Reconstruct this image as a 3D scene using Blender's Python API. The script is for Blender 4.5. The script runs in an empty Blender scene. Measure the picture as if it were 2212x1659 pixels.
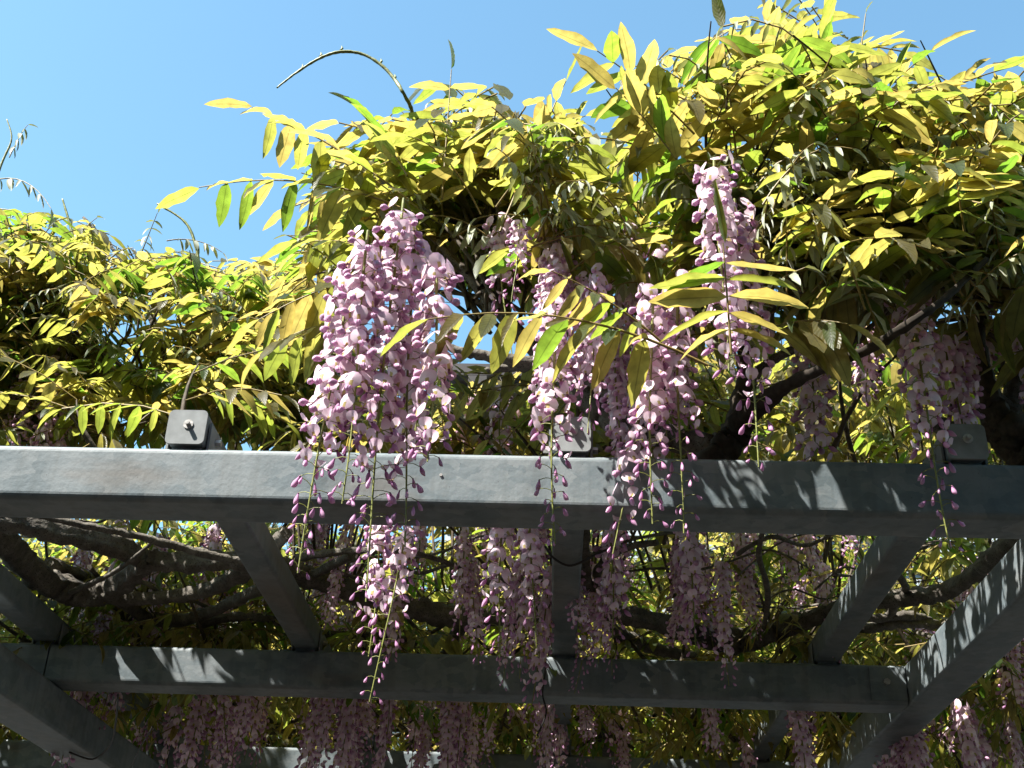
import bpy, math, random
import numpy as np
from mathutils import Vector, Matrix

random.seed(11)
rng = np.random.default_rng(11)
scene = bpy.context.scene
R = math.radians

# ------------------------------------------------------------------ camera
CAM = np.array([0.0, 0.0, 1.55])
YAW, PITCH, ROLL, FPX = -0.0448, 0.4989, -0.0385, 1239.8
def cam_axes():
    cy, sy, cp, sp = math.cos(YAW), math.sin(YAW), math.cos(PITCH), math.sin(PITCH)
    fwd = np.array([sy*cp, cy*cp, sp]); r0 = np.array([cy, -sy, 0]); d0 = np.cross(fwd, r0)
    c, s = math.cos(ROLL), math.sin(ROLL)
    return np.array([c*r0+s*d0, -s*r0+c*d0, fwd])
AX = cam_axes()
cd = bpy.data.cameras.new('camera'); cam = bpy.data.objects.new('camera', cd)
scene.collection.objects.link(cam); scene.camera = cam
cd.sensor_width = 36; cd.lens = FPX/1024*36; cd.clip_start = 0.05; cd.clip_end = 3000
m = Matrix(((AX[0][0], -AX[1][0], -AX[2][0], CAM[0]), (AX[0][1], -AX[1][1], -AX[2][1], CAM[1]),
            (AX[0][2], -AX[1][2], -AX[2][2], CAM[2]), (0, 0, 0, 1)))
cam.matrix_world = m

# ------------------------------------------------------------------ light
SUN = Vector((-0.60, -0.37, 1.02)).normalized()          # towards the sun
sun_el = math.asin(SUN.z); sun_az = math.atan2(SUN.x, SUN.y)
world = bpy.data.worlds.new('World'); scene.world = world; world.use_nodes = True
nt = world.node_tree; nt.nodes.clear()
sky = nt.nodes.new('ShaderNodeTexSky'); sky.sky_type = 'NISHITA'; sky.sun_disc = False
sky.sun_elevation = sun_el; sky.sun_rotation = sun_az
sky.air_density = 1.0; sky.dust_density = 1.0; sky.ozone_density = 0.35; sky.altitude = 60
bg = nt.nodes.new('ShaderNodeBackground'); bg.inputs[1].default_value = 0.088
wo = nt.nodes.new('ShaderNodeOutputWorld')
wb = nt.nodes.new('ShaderNodeMix'); wb.data_type = 'RGBA'; wb.blend_type = 'MULTIPLY'; wb.inputs[0].default_value = 1
wb.inputs[7].default_value = (.84, 1.13, 1.06, 1)
nt.links.new(sky.outputs[0], wb.inputs[6]); nt.links.new(wb.outputs[2], bg.inputs[0]); nt.links.new(bg.outputs[0], wo.inputs[0])
sl = bpy.data.lights.new('sun', 'SUN'); sl.energy = 5.0; sl.angle = R(0.5); sl.color = (1, .965, .90)
so = bpy.data.objects.new('sun', sl); scene.collection.objects.link(so)
so.rotation_euler = SUN.to_track_quat('Z', 'Y').to_euler()
so.location = (0, 0, 20)
vs = scene.view_settings
vs.view_transform = 'Standard'; vs.look = 'None'; vs.gamma = 1; vs.exposure = 1.85; vs.use_curve_mapping = False

# ------------------------------------------------------------------ pixel -> place (photo measured at 2212 px width)
K = 1024/2212
def ray(px, py):
    d = AX.T @ np.array([(px*K-512)/FPX, (py*K-384)/FPX, 1.0]); return d
def at(px, py, Y):
    d = ray(px, py); return CAM + d*(Y/d[1])
def atz(px, py, z):
    d = ray(px, py); return CAM + d*((z-CAM[2])/d[2])
def proj(P):
    q = (np.atleast_2d(P)-CAM) @ AX.T
    return np.stack([(q[:, 0]/q[:, 2]*FPX+512)/K, (q[:, 1]/q[:, 2]*FPX+384)/K], 1)
def pxm(p):                       # metres per photo (2212) pixel at point p
    return float((AX[2] @ (np.asarray(p)-CAM)))*K/FPX

# ------------------------------------------------------------------ helpers
COL = scene.collection
def tag(o, label=None, cat=None, group=None, kind=None):
    if label: o['label'] = label
    if cat: o['category'] = cat
    if group: o['group'] = group
    if kind: o['kind'] = kind
    return o
def empty(name, loc=(0, 0, 0)):
    o = bpy.data.objects.new(name, None); COL.objects.link(o); o.location = loc; o.empty_display_size = .1
    return o
class MB:
    def __init__(s): s.v = []; s.f = []; s.mi = []; s.sm = []
    def add(s, vs_, fs, mi=0, smooth=False):
        b = len(s.v); s.v += [tuple(map(float, p)) for p in vs_]
        for f in fs: s.f.append(tuple(b+i for i in f)); s.mi.append(mi); s.sm.append(smooth)
    def box(s, x0, x1, y0, y1, z0, z1, mi=0):
        s.add([(x0,y0,z0),(x1,y0,z0),(x1,y1,z0),(x0,y1,z0),(x0,y0,z1),(x1,y0,z1),(x1,y1,z1),(x0,y1,z1)],
              [(0,3,2,1),(4,5,6,7),(0,1,5,4),(1,2,6,5),(2,3,7,6),(3,0,4,7)], mi)
    def prism(s, prof, axis, a, b, mi=0, smooth_from=None):
        # prof: list of 2D points, extruded along axis from a to b
        n = len(prof)
        def P(u, v, w): return {'x': (w, u, v), 'y': (u, w, v), 'z': (u, v, w)}[axis]
        vs_ = [P(u, v, a) for u, v in prof]+[P(u, v, b) for u, v in prof]
        fl = axis == 'y'
        side = [(i, (i+1) % n, (i+1) % n+n, i+n) for i in range(n)]
        ends = [tuple(range(n))[::-1], tuple(range(n, 2*n))]
        if fl: side = [q[::-1] for q in side]; ends = [e[::-1] for e in ends]
        base = len(s.v); s.v += [tuple(map(float, p)) for p in vs_]
        for q in side: s.f.append(tuple(base+i for i in q)); s.mi.append(mi); s.sm.append(False)
        for q in ends: s.f.append(tuple(base+i for i in q)); s.mi.append(mi); s.sm.append(False)
    def tube(s, pts, rad, n=8, mi=0, bump=0.0, caps=True):
        pts = [np.asarray(p, float) for p in pts]; N = len(pts)
        up = np.array([0.13, 0.27, 0.95]); vs_ = []; prev = None
        rg = [1.0]*n
        if bump: rg = [1+random.uniform(-1, 1)*bump*2.2 for _ in range(n)]
        for i in range(N):
            if bump: rg = [min(1+3*bump, max(1-3*bump, g_+random.uniform(-1, 1)*bump*.7)) for g_ in rg]
            t = pts[min(i+1, N-1)]-pts[max(i-1, 0)]; t = t/(np.linalg.norm(t)+1e-9)
            if prev is None:
                a = np.cross(t, up)
                if np.linalg.norm(a) < .1: a = np.cross(t, (1, 0, 0))
            else: a = prev-t*np.dot(prev, t)
            a = a/np.linalg.norm(a); b = np.cross(t, a); prev = a
            for k in range(n):
                th = 2*math.pi*k/n
                r = rad[i]*rg[k]*(1+bump*(random.random()-.5))
                vs_.append(pts[i]+(a*math.cos(th)+b*math.sin(th))*r)
        fs = [(i*n+k, i*n+(k+1) % n, (i+1)*n+(k+1) % n, (i+1)*n+k) for i in range(N-1) for k in range(n)]
        s.add(vs_, fs, mi, True)
        if caps:
            b = len(s.v)-N*n
            s.f.append(tuple(b+k for k in range(n))[::-1]); s.mi.append(mi); s.sm.append(False)
            s.f.append(tuple(b+(N-1)*n+k for k in range(n))); s.mi.append(mi); s.sm.append(False)
    def mesh(s, name, mats):
        me = bpy.data.meshes.new(name); me.from_pydata(s.v, [], s.f)
        for mm in (mats if isinstance(mats, (list, tuple)) else [mats]): me.materials.append(mm)
        me.polygons.foreach_set('material_index', s.mi); me.polygons.foreach_set('use_smooth', s.sm)
        me.update(); return me
    def build(s, name, mats, parent=None, loc=None):
        o = bpy.data.objects.new(name, s.mesh(name, mats)); COL.objects.link(o)
        if parent: o.parent = parent
        if loc is not None: o.location = loc
        return o
def rrect(u0, u1, v0, v1, r, n=4):
    pr = []
    for cx, cy, a0 in ((u1-r, v1-r, 0), (u0+r, v1-r, 90), (u0+r, v0+r, 180), (u1-r, v0+r, 270)):
        for k in range(n+1):
            a = R(a0+90*k/n); pr.append((cx+r*math.cos(a), cy+r*math.sin(a)))
    return pr
def hexp(cu, cv, r, n=6, ph=.3):
    return [(cu+r*math.cos(ph+2*math.pi*k/n), cv+r*math.sin(ph+2*math.pi*k/n)) for k in range(n)]
def smooth_path(P, Rr, sub=5, jit=0.0):
    P = [np.asarray(p, float) for p in P]; out = []; ro = []
    for i in range(len(P)-1):
        p0, p1, p2, p3 = P[max(i-1, 0)], P[i], P[i+1], P[min(i+2, len(P)-1)]
        for k in range(sub):
            t = k/sub
            out.append(.5*((2*p1)+(-p0+p2)*t+(2*p0-5*p1+4*p2-p3)*t*t+(-p0+3*p1-3*p2+p3)*t**3))
            ro.append(Rr[i]*(1-t)+Rr[i+1]*t)
    out.append(P[-1]); ro.append(Rr[-1])
    if jit:
        out = [p+np.array([random.gauss(0, 1) for _ in range(3)])*jit*r for p, r in zip(out, ro)]
        ro = [r*(1+random.uniform(-.13, .13)) for r in ro]
    return out, ro

# ------------------------------------------------------------------ materials
def newmat(name):
    mt = bpy.data.materials.new(name); mt.use_nodes = True; t = mt.node_tree; t.nodes.clear()
    o = t.nodes.new('ShaderNodeOutputMaterial'); return mt, t, o
def N(t, typ, **kw):
    n = t.nodes.new(typ)
    for k, v in kw.items(): setattr(n, k, v)
    return n
def ramp(t, stops):
    r = t.nodes.new('ShaderNodeValToRGB'); e = r.color_ramp.elements
    e[0].position, e[0].color = stops[0][0], (*stops[0][1], 1)
    e[1].position, e[1].color = stops[-1][0], (*stops[-1][1], 1)
    for p, c in stops[1:-1]:
        x = e.new(p); x.color = (*c, 1)
    return r
def prin(t, o, rough=.5, spec=.5, metal=0):
    p = t.nodes.new('ShaderNodeBsdfPrincipled'); p.inputs['Roughness'].default_value = rough
    p.inputs['Specular IOR Level'].default_value = spec; p.inputs['Metallic'].default_value = metal
    t.links.new(p.outputs[0], o.inputs[0]); return p

def mat_steel():
    mt, t, o = newmat('galvanised_steel'); p = prin(t, o, .5, .35, .0)
    tc = N(t, 'ShaderNodeTexCoord'); mp = N(t, 'ShaderNodeMapping'); mp.inputs['Scale'].default_value = (1, 1, 1.6)
    geo = N(t, 'ShaderNodeNewGeometry')
    t.links.new(geo.outputs['Position'], mp.inputs[0])
    dn = N(t, 'ShaderNodeTexNoise'); dn.inputs['Scale'].default_value = 14; dn.inputs['Detail'].default_value = 5
    t.links.new(mp.outputs[0], dn.inputs['Vector'])
    mx = N(t, 'ShaderNodeVectorMath', operation='MULTIPLY_ADD'); mx.inputs[1].default_value = (.09, .09, .09)
    t.links.new(dn.outputs['Color'], mx.inputs[0]); t.links.new(mp.outputs[0], mx.inputs[2])
    vo = N(t, 'ShaderNodeTexVoronoi'); vo.inputs['Scale'].default_value = 19
    t.links.new(mx.outputs[0], vo.inputs['Vector'])
    bw = N(t, 'ShaderNodeRGBToBW'); t.links.new(vo.outputs['Color'], bw.inputs[0])
    n2 = N(t, 'ShaderNodeTexNoise'); n2.inputs['Scale'].default_value = 5; n2.inputs['Detail'].default_value = 8; n2.inputs['Roughness'].default_value = .65
    t.links.new(mp.outputs[0], n2.inputs['Vector'])
    add = N(t, 'ShaderNodeMath', operation='MULTIPLY_ADD'); add.inputs[1].default_value = .30
    t.links.new(bw.outputs[0], add.inputs[0]); t.links.new(n2.outputs[0], add.inputs[2])
    r = ramp(t, [(.36, (.078, .100, .110)), (.56, (.112, .138, .150)), (.76, (.165, .185, .192))])
    t.links.new(add.outputs[0], r.inputs[0])
    # faint rust/dirt staining
    n3 = N(t, 'ShaderNodeTexNoise'); n3.inputs['Scale'].default_value = 1.9; n3.inputs['Detail'].default_value = 9
    m3 = N(t, 'ShaderNodeMapping'); m3.inputs['Scale'].default_value = (1, .5, 3.5); t.links.new(geo.outputs['Position'], m3.inputs[0])
    t.links.new(m3.outputs[0], n3.inputs['Vector'])
    r3 = ramp(t, [(.60, (0, 0, 0)), (.74, (1, 1, 1))]); t.links.new(n3.outputs[0], r3.inputs[0])
    mxc = N(t, 'ShaderNodeMix', data_type='RGBA'); mxc.inputs[7].default_value = (.13, .10, .075, 1)
    fm = N(t, 'ShaderNodeMath', operation='MULTIPLY'); fm.inputs[1].default_value = .6
    t.links.new(r3.outputs[0], fm.inputs[0]); t.links.new(fm.outputs[0], mxc.inputs[0]); t.links.new(r.outputs[0], mxc.inputs[6])
    m5 = N(t, 'ShaderNodeMapping'); m5.inputs['Scale'].default_value = (26, 26, 2.2); t.links.new(geo.outputs['Position'], m5.inputs[0])
    n5 = N(t, 'ShaderNodeTexNoise'); n5.inputs['Scale'].default_value = 1.0; n5.inputs['Detail'].default_value = 6; t.links.new(m5.outputs[0], n5.inputs['Vector'])
    r5 = ramp(t, [(.36, (.66, .65, .62)), (.52, (1, 1, 1)), (.70, (1.0, 1.0, 1.0)), (.80, (1.16, 1.16, 1.15))]); t.links.new(n5.outputs[0], r5.inputs[0])
    v6 = N(t, 'ShaderNodeTexVoronoi'); v6.inputs['Scale'].default_value = 34; t.links.new(geo.outputs['Position'], v6.inputs['Vector'])
    r6 = ramp(t, [(.035, (.35, .30, .25)), (.06, (1, 1, 1))]); t.links.new(v6.outputs['Distance'], r6.inputs[0])
    q5 = N(t, 'ShaderNodeMix', data_type='RGBA', blend_type='MULTIPLY'); q5.inputs[0].default_value = .45; t.links.new(mxc.outputs[2], q5.inputs[6]); t.links.new(r5.outputs[0], q5.inputs[7])
    q6 = N(t, 'ShaderNodeMix', data_type='RGBA', blend_type='MULTIPLY'); q6.inputs[0].default_value = .7; t.links.new(q5.outputs[2], q6.inputs[6]); t.links.new(r6.outputs[0], q6.inputs[7])
    t.links.new(q6.outputs[2], p.inputs['Base Color'])
    rr = N(t, 'ShaderNodeMapRange'); rr.inputs[3].default_value = .42; rr.inputs[4].default_value = .66
    t.links.new(add.outputs[0], rr.inputs[0]); t.links.new(rr.outputs[0], p.inputs['Roughness'])
    b = N(t, 'ShaderNodeBump'); b.inputs['Strength'].default_value = .22; b.inputs['Distance'].default_value = .004
    n4 = N(t, 'ShaderNodeTexNoise'); n4.inputs['Scale'].default_value = 60; n4.inputs['Detail'].default_value = 6
    t.links.new(geo.outputs['Position'], n4.inputs['Vector'])
    t.links.new(n4.outputs[0], b.inputs['Height']); t.links.new(b.outputs[0], p.inputs['Normal'])
    return mt
def mat_bark(name, c0, c1, c2):
    mt, t, o = newmat(name); p = prin(t, o, .85, .25)
    geo = N(t, 'ShaderNodeNewGeometry')
    n1 = N(t, 'ShaderNodeTexNoise'); n1.inputs['Scale'].default_value = 22; n1.inputs['Detail'].default_value = 9; n1.inputs['Roughness'].default_value = .7
    t.links.new(geo.outputs['Position'], n1.inputs['Vector'])
    r = ramp(t, [(.3, c0), (.5, c1), (.72, c2)]); t.links.new(n1.outputs[0], r.inputs[0])
    v = N(t, 'ShaderNodeTexVoronoi'); v.inputs['Scale'].default_value = 130
    t.links.new(geo.outputs['Position'], v.inputs['Vector'])
    rv = ramp(t, [(.16, (0, 0, 0)), (.30, (1, 1, 1))]); t.links.new(v.outputs['Distance'], rv.inputs[0])
    mx = N(t, 'ShaderNodeMix', data_type='RGBA'); mx.inputs[6].default_value = (.02, .015, .01, 1)
    t.links.new(rv.outputs[0], mx.inputs[0]); t.links.new(r.outputs[0], mx.inputs[7])
    t.links.new(mx.outputs[2], p.inputs['Base Color'])
    n2 = N(t, 'ShaderNodeTexNoise'); n2.inputs['Scale'].default_value = 45; n2.inputs['Detail'].default_value = 8
    t.links.new(geo.outputs['Position'], n2.inputs['Vector'])
    b = N(t, 'ShaderNodeBump'); b.inputs['Strength'].default_value = .9; b.inputs['Distance'].default_value = .012
    t.links.new(n2.outputs[0], b.inputs['Height']); t.links.new(b.outputs[0], p.inputs['Normal'])
    return mt
def attr_nodes(t):
    a = N(t, 'ShaderNodeAttribute'); a.attribute_name = 'luv'
    s = N(t, 'ShaderNodeSeparateXYZ'); t.links.new(a.outputs['Vector'], s.inputs[0])
    oi = N(t, 'ShaderNodeObjectInfo')
    ad = N(t, 'ShaderNodeMath', operation='ADD'); t.links.new(s.outputs[2], ad.inputs[0]); t.links.new(oi.outputs['Random'], ad.inputs[1])
    fr = N(t, 'ShaderNodeMath', operation='FRACT'); t.links.new(ad.outputs[0], fr.inputs[0])
    return s, fr
def mat_leaf():
    mt, t, o = newmat('wisteria_leaf'); s, fr = attr_nodes(t)
    top = ramp(t, [(0, (.115, .105, .028)), (.45, (.135, .112, .030)), (.62, (.075, .088, .016)), (.76, (.035, .075, .008)), (1, (.028, .065, .008))])
    tra = ramp(t, [(0, (.46, .35, .09)), (.25, (.47, .39, .095)), (.52, (.42, .40, .075)), (.74, (.34, .37, .06)), (.88, (.28, .38, .04)), (.95, (.20, .34, .032)), (1, (.12, .24, .02))])
    t.links.new(fr.outputs[0], top.inputs[0]); t.links.new(fr.outputs[0], tra.inputs[0])
    # veins: midrib + herringbone
    ab = N(t, 'ShaderNodeMath', operation='ABSOLUTE'); t.links.new(s.outputs[1], ab.inputs[0])
    md = ramp(t, [(.0, (.50, .50, .50)), (.10, (.97, .97, .97)), (.82, (1, 1, 1)), (1, (1.0, .86, .74))]); t.links.new(ab.outputs[0], md.inputs[0])
    hv = N(t, 'ShaderNodeMath', operation='MULTIPLY_ADD'); hv.inputs[1].default_value = -.22
    t.links.new(ab.outputs[0], hv.inputs[0]); t.links.new(s.outputs[0], hv.inputs[2])
    sn = N(t, 'ShaderNodeMath', operation='MULTIPLY'); sn.inputs[1].default_value = 62
    t.links.new(hv.outputs[0], sn.inputs[0])
    si = N(t, 'ShaderNodeMath', operation='SINE'); t.links.new(sn.outputs[0], si.inputs[0])
    geo = N(t, 'ShaderNodeNewGeometry')
    nz = N(t, 'ShaderNodeTexNoise'); nz.inputs['Scale'].default_value = 38; nz.inputs['Detail'].default_value = 4
    t.links.new(geo.outputs['Position'], nz.inputs['Vector'])
    mr = N(t, 'ShaderNodeMapRange'); mr.inputs[1].default_value = .3; mr.inputs[2].default_value = .75; mr.inputs[3].default_value = .66; mr.inputs[4].default_value = 1.12
    t.links.new(nz.outputs[0], mr.inputs[0])
    def mul(c):
        m1 = N(t, 'ShaderNodeMix', data_type='RGBA', blend_type='MULTIPLY'); m1.inputs[0].default_value = 1
        t.links.new(c.outputs[0], m1.inputs[6]); t.links.new(md.outputs[0], m1.inputs[7])
        m2 = N(t, 'ShaderNodeMix', data_type='RGBA', blend_type='MULTIPLY'); m2.inputs[0].default_value = 1
        t.links.new(m1.outputs[2], m2.inputs[6]); t.links.new(mr.outputs[0], m2.inputs[7]); return m2
    a, b = mul(top), mul(tra)
    p = N(t, 'ShaderNodeBsdfPrincipled'); p.inputs['Roughness'].default_value = .42; p.inputs['Specular IOR Level'].default_value = .55
    p.inputs['Sheen Weight'].default_value = .55; p.inputs['Sheen Roughness'].default_value = .35; p.inputs['Sheen Tint'].default_value = (1, .98, .88, 1)
    t.links.new(a.outputs[2], p.inputs['Base Color'])
    tr = N(t, 'ShaderNodeBsdfTranslucent'); t.links.new(b.outputs[2], tr.inputs[0])
    bu = N(t, 'ShaderNodeBump'); bu.inputs['Strength'].default_value = .16; bu.inputs['Distance'].default_value = .003
    t.links.new(si.outputs[0], bu.inputs['Height']); t.links.new(bu.outputs[0], p.inputs['Normal'])
    mx = N(t, 'ShaderNodeMixShader'); mx.inputs[0].default_value = .68
    t.links.new(p.outputs[0], mx.inputs[1]); t.links.new(tr.outputs[0], mx.inputs[2]); t.links.new(mx.outputs[0], o.inputs[0])
    return mt
def mat_young():
    mt, t, o = newmat('young_leaf'); s, fr = attr_nodes(t)
    top = ramp(t, [(0, (.30, .31, .20)), (1, (.20, .23, .10))]); t.links.new(fr.outputs[0], top.inputs[0])
    p = N(t, 'ShaderNodeBsdfPrincipled'); p.inputs['Roughness'].default_value = .5; p.inputs['Sheen Weight'].default_value = .8
    t.links.new(top.outputs[0], p.inputs['Base Color'])
    tr = N(t, 'ShaderNodeBsdfTranslucent'); tr.inputs[0].default_value = (.26, .27, .07, 1)
    mx = N(t, 'ShaderNodeMixShader'); mx.inputs[0].default_value = .35
    t.links.new(p.outputs[0], mx.inputs[1]); t.links.new(tr.outputs[0], mx.inputs[2]); t.links.new(mx.outputs[0], o.inputs[0])
    return mt
def mat_petal(name, stops, trs, yellow=False):
    mt, t, o = newmat(name); s, fr = attr_nodes(t)
    c = ramp(t, stops); t.links.new(s.outputs[0], c.inputs[0]); col = c.outputs[0]
    if yellow:
        yx = N(t, 'ShaderNodeMath', operation='ABSOLUTE'); t.links.new(s.outputs[1], yx.inputs[0])
        # pale stripe down the middle with a small yellow eye near the base
        lt = N(t, 'ShaderNodeMath', operation='LESS_THAN'); lt.inputs[1].default_value = .20; t.links.new(yx.outputs[0], lt.inputs[0])
        l2 = N(t, 'ShaderNodeMath', operation='LESS_THAN'); l2.inputs[1].default_value = .36; t.links.new(s.outputs[0], l2.inputs[0])
        ml = N(t, 'ShaderNodeMath', operation='MULTIPLY'); t.links.new(lt.outputs[0], ml.inputs[0]); t.links.new(l2.outputs[0], ml.inputs[1])
        mm = N(t, 'ShaderNodeMix', data_type='RGBA'); mm.inputs[7].default_value = (.52, .42, .16, 1)
        t.links.new(ml.outputs[0], mm.inputs[0]); t.links.new(col, mm.inputs[6]); col = mm.outputs[2]
    hv = N(t, 'ShaderNodeHueSaturation'); mr = N(t, 'ShaderNodeMapRange'); mr.inputs[3].default_value = .82; mr.inputs[4].default_value = 1.08
    t.links.new(fr.outputs[0], mr.inputs[0]); t.links.new(mr.outputs[0], hv.inputs['Value']); t.links.new(col, hv.inputs['Color'])
    p = N(t, 'ShaderNodeBsdfPrincipled'); p.inputs['Roughness'].default_value = .55; p.inputs['Specular IOR Level'].default_value = .3
    t.links.new(hv.outputs[0], p.inputs['Base Color'])
    tr = N(t, 'ShaderNodeBsdfTranslucent'); t.links.new(hv.outputs[0], tr.inputs[0])
    mx = N(t, 'ShaderNodeMixShader'); mx.inputs[0].default_value = trs
    t.links.new(p.outputs[0], mx.inputs[1]); t.links.new(tr.outputs[0], mx.inputs[2]); t.links.new(mx.outputs[0], o.inputs[0])
    return mt
def mat_simple(name, c, rough=.6, spec=.4, noise=0.25, scale=20, metal=0, bump=0.2):
    mt, t, o = newmat(name); p = prin(t, o, rough, spec, metal)
    geo = N(t, 'ShaderNodeNewGeometry')
    n1 = N(t, 'ShaderNodeTexNoise'); n1.inputs['Scale'].default_value = scale; n1.inputs['Detail'].default_value = 7
    t.links.new(geo.outputs['Position'], n1.inputs['Vector'])
    r = ramp(t, [(.3, tuple(x*(1-noise) for x in c)), (.7, tuple(min(1, x*(1+noise)) for x in c))])
    t.links.new(n1.outputs[0], r.inputs[0]); t.links.new(r.outputs[0], p.inputs['Base Color'])
    if bump:
        b = N(t, 'ShaderNodeBump'); b.inputs['Strength'].default_value = bump; b.inputs['Distance'].default_value = .01
        t.links.new(n1.outputs[0], b.inputs['Height']); t.links.new(b.outputs[0], p.inputs['Normal'])
    return mt
STEEL = mat_steel()
PLATE = mat_simple('weathered_plate', (.20, .21, .21), .6, .3, .22, 22, 0, .02)
BOLT = mat_simple('bolt_metal', (.42, .40, .38), .4, .5, .15, 80, .6, .1)
BARK = mat_bark('vine_bark', (.05, .043, .036), (.092, .080, .066), (.17, .155, .13))
TWIG = mat_simple('twig_bark', (.07, .055, .04), .8, .2, .4, 60)
STEM = mat_simple('green_stem', (.16, .17, .035), .5, .4, .2, 60)
DARK = mat_simple('dark_trunk_bark', (.035, .028, .022), .9, .15, .4, 45)
RACH = mat_simple('leaf_stalk', (.17, .12, .03), .5, .4, .2, 60)
LEAF = mat_leaf()
YOUNG = mat_young()
BANNER = mat_petal('banner_petal', [(0, (.72, .49, .61)), (.35, (.88, .73, .80)), (.8, (.84, .62, .73)), (1, (.72, .42, .61))], .48, True)
KEEL = mat_petal('keel_petal', [(0, (.36, .12, .31)), (.40, (.54, .26, .46)), (1, (.76, .50, .67))], .40)
CALYX = mat_simple('calyx', (.17, .055, .12), .6, .3, .2, 90)
IVORY = mat_simple('wire_tie', (.025, .022, .02), .7, .3)
GROUND = mat_simple('packed_earth', (.032, .027, .022), .95, .2, .35, 3)
SIDING = mat_simple('pale_siding', (.30, .33, .35), .6, .4, .06, 2)
BROWN = mat_simple('brown_metal', (.05, .036, .030), .45, .5, .15, 5)
ROOFM = mat_simple('roof_tile', (.045, .045, .05), .6, .4, .2, 3)
PANE = mat_simple('window_glass', (.03, .04, .05), .08, .8, .05, 3, 0, 0)

# ------------------------------------------------------------------ ground
g = MB(); g.add([(-600, -600, 0), (600, -600, 0), (600, 600, 0), (-600, 600, 0)], [(0, 1, 2, 3)])
tag(g.build('ground', GROUND), 'bare packed earth ground below the pergola', kind='structure')
# ------------------------------------------------------------------ houses
def house(x0, x1, yf, depth, ztop, label, windows, pipes):
    t = empty('house', ((x0+x1)/2, yf, 0)); tag(t, label, 'house')
    ox = (x0+x1)/2
    w = MB(); w.box(x0-ox+.02, x1-ox-.02, .03, depth, 0, ztop); w.build('wall', SIDING, t)
    bd = MB(); H = .17
    L = x1-x0
    bd.add([(-L/2, 0, 0), (L/2, 0, 0), (L/2, .022, H-.01), (-L/2, .022, H-.01), (-L/2, .03, 0), (L/2, .03, 0), (L/2, .03, H-.01), (-L/2, .03, H-.01)],
           [(0, 1, 2, 3), (4, 7, 6, 5), (0, 4, 5, 1), (3, 2, 6, 7), (0, 3, 7, 4), (1, 5, 6, 2)])
    me = bd.mesh('siding_board', SIDING)
    k = 0; z = 2.6
    while z+H < ztop-.02:
        o = bpy.data.objects.new('siding_board', me); COL.objects.link(o); o.parent = t; o.location = (0, -.002, z); z += H
    gt = MB(); gt.prism([(-.14, .0), (-.02, .0), (-.02, .2), (-.17, .2), (-.17, .06)], 'x', -L/2-.25, L/2+.25); gt.build('gutter', BROWN, t, (0, 0, ztop))
    rf = MB(); rf.box(-L/2-.2, L/2+.2, 0, depth+.3, .2, .27); rf.build('roof', ROOFM, t, (0, 0, ztop))
    for px in pipes:
        pm = MB(); pm.box(px-ox-.10, px-ox+.10, -.30, -.04, ztop-1.0, ztop-.02); pm.box(px-ox-.075, px-ox+.075, -.26, -.04, 0, ztop-1.0)
        pm.box(px-ox-.12, px-ox+.12, -.32, -.03, ztop-.62, ztop-.58); pm.box(px-ox-.12, px-ox+.12, -.32, -.03, ztop-.36, ztop-.33)
        pm.build('downpipe', BROWN, t)
    for wx, wz in windows:
        f = MB()
        for b in ((-.8, .8, -.03, .02, 0, .06), (-.8, .8, -.03, .02, 1.04, 1.1), (-.8, -.74, -.03, .02, .06, 1.04), (.74, .8, -.03, .02, .06, 1.04), (-.03, .03, -.03, .02, .06, 1.04)): f.box(*b)
        fo = f.build('window', BROWN, t, (wx-ox, -.03, wz))
        q = MB(); q.box(-.74, .74, -.01, .0, .06, 1.04); q.build('pane', PANE, fo)
house(-1.17, 9.5, 12.0, 7, 8.05, 'two storey house with pale horizontal siding and dark brown gutter behind the flowers', [(2.5, 5.6), (6.5, 5.6)], [-.90])
house(-12, -2.2, 15.0, 7, 6.8, 'lower pale sided house far behind the left foliage', [(-5, 5.0), (-9, 5.0)], [-3])

t = empty('sky_blocker', (1.0, -7.0, 0)); tag(t, 'added dark block behind the viewer, cutting sky light on the pergola', 'light blocker')  # added roofed block out of view, cuts open sky light on the shaded steel
w = MB(); w.box(-20, 20, -10, 0, 0, 12.6); w.build('wall', BROWN, t)
w = MB(); w.prism([(-11, 12.6), (1.0, 12.6), (1.0, 12.75), (-5, 15.0), (-11, 12.75)], 'x', -20.8, 20.8); w.build('roof', ROOFM, t)
for k in range(13):
    q = MB(); q.box(-.08, .08, .0, .07, 0, 12.6); q.build('batten', BROWN, t, (-18+3*k, 0, 0))
for k in range(24):
    f = MB(); f.box(-.75, .75, -.04, .05, 0, .08); f.box(-.75, .75, -.04, .05, 1.5, 1.58); f.box(-.75, -.67, -.04, .05, .08, 1.5); f.box(.67, .75, -.04, .05, .08, 1.5)
    fo = f.build('window', SIDING, t, (-16.5+3*(k % 12), .0, 1.2 if k < 12 else 6.4)); q = MB(); q.box(-.67, .67, .005, .015, .08, 1.5); q.build('pane', PANE, fo)
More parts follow.
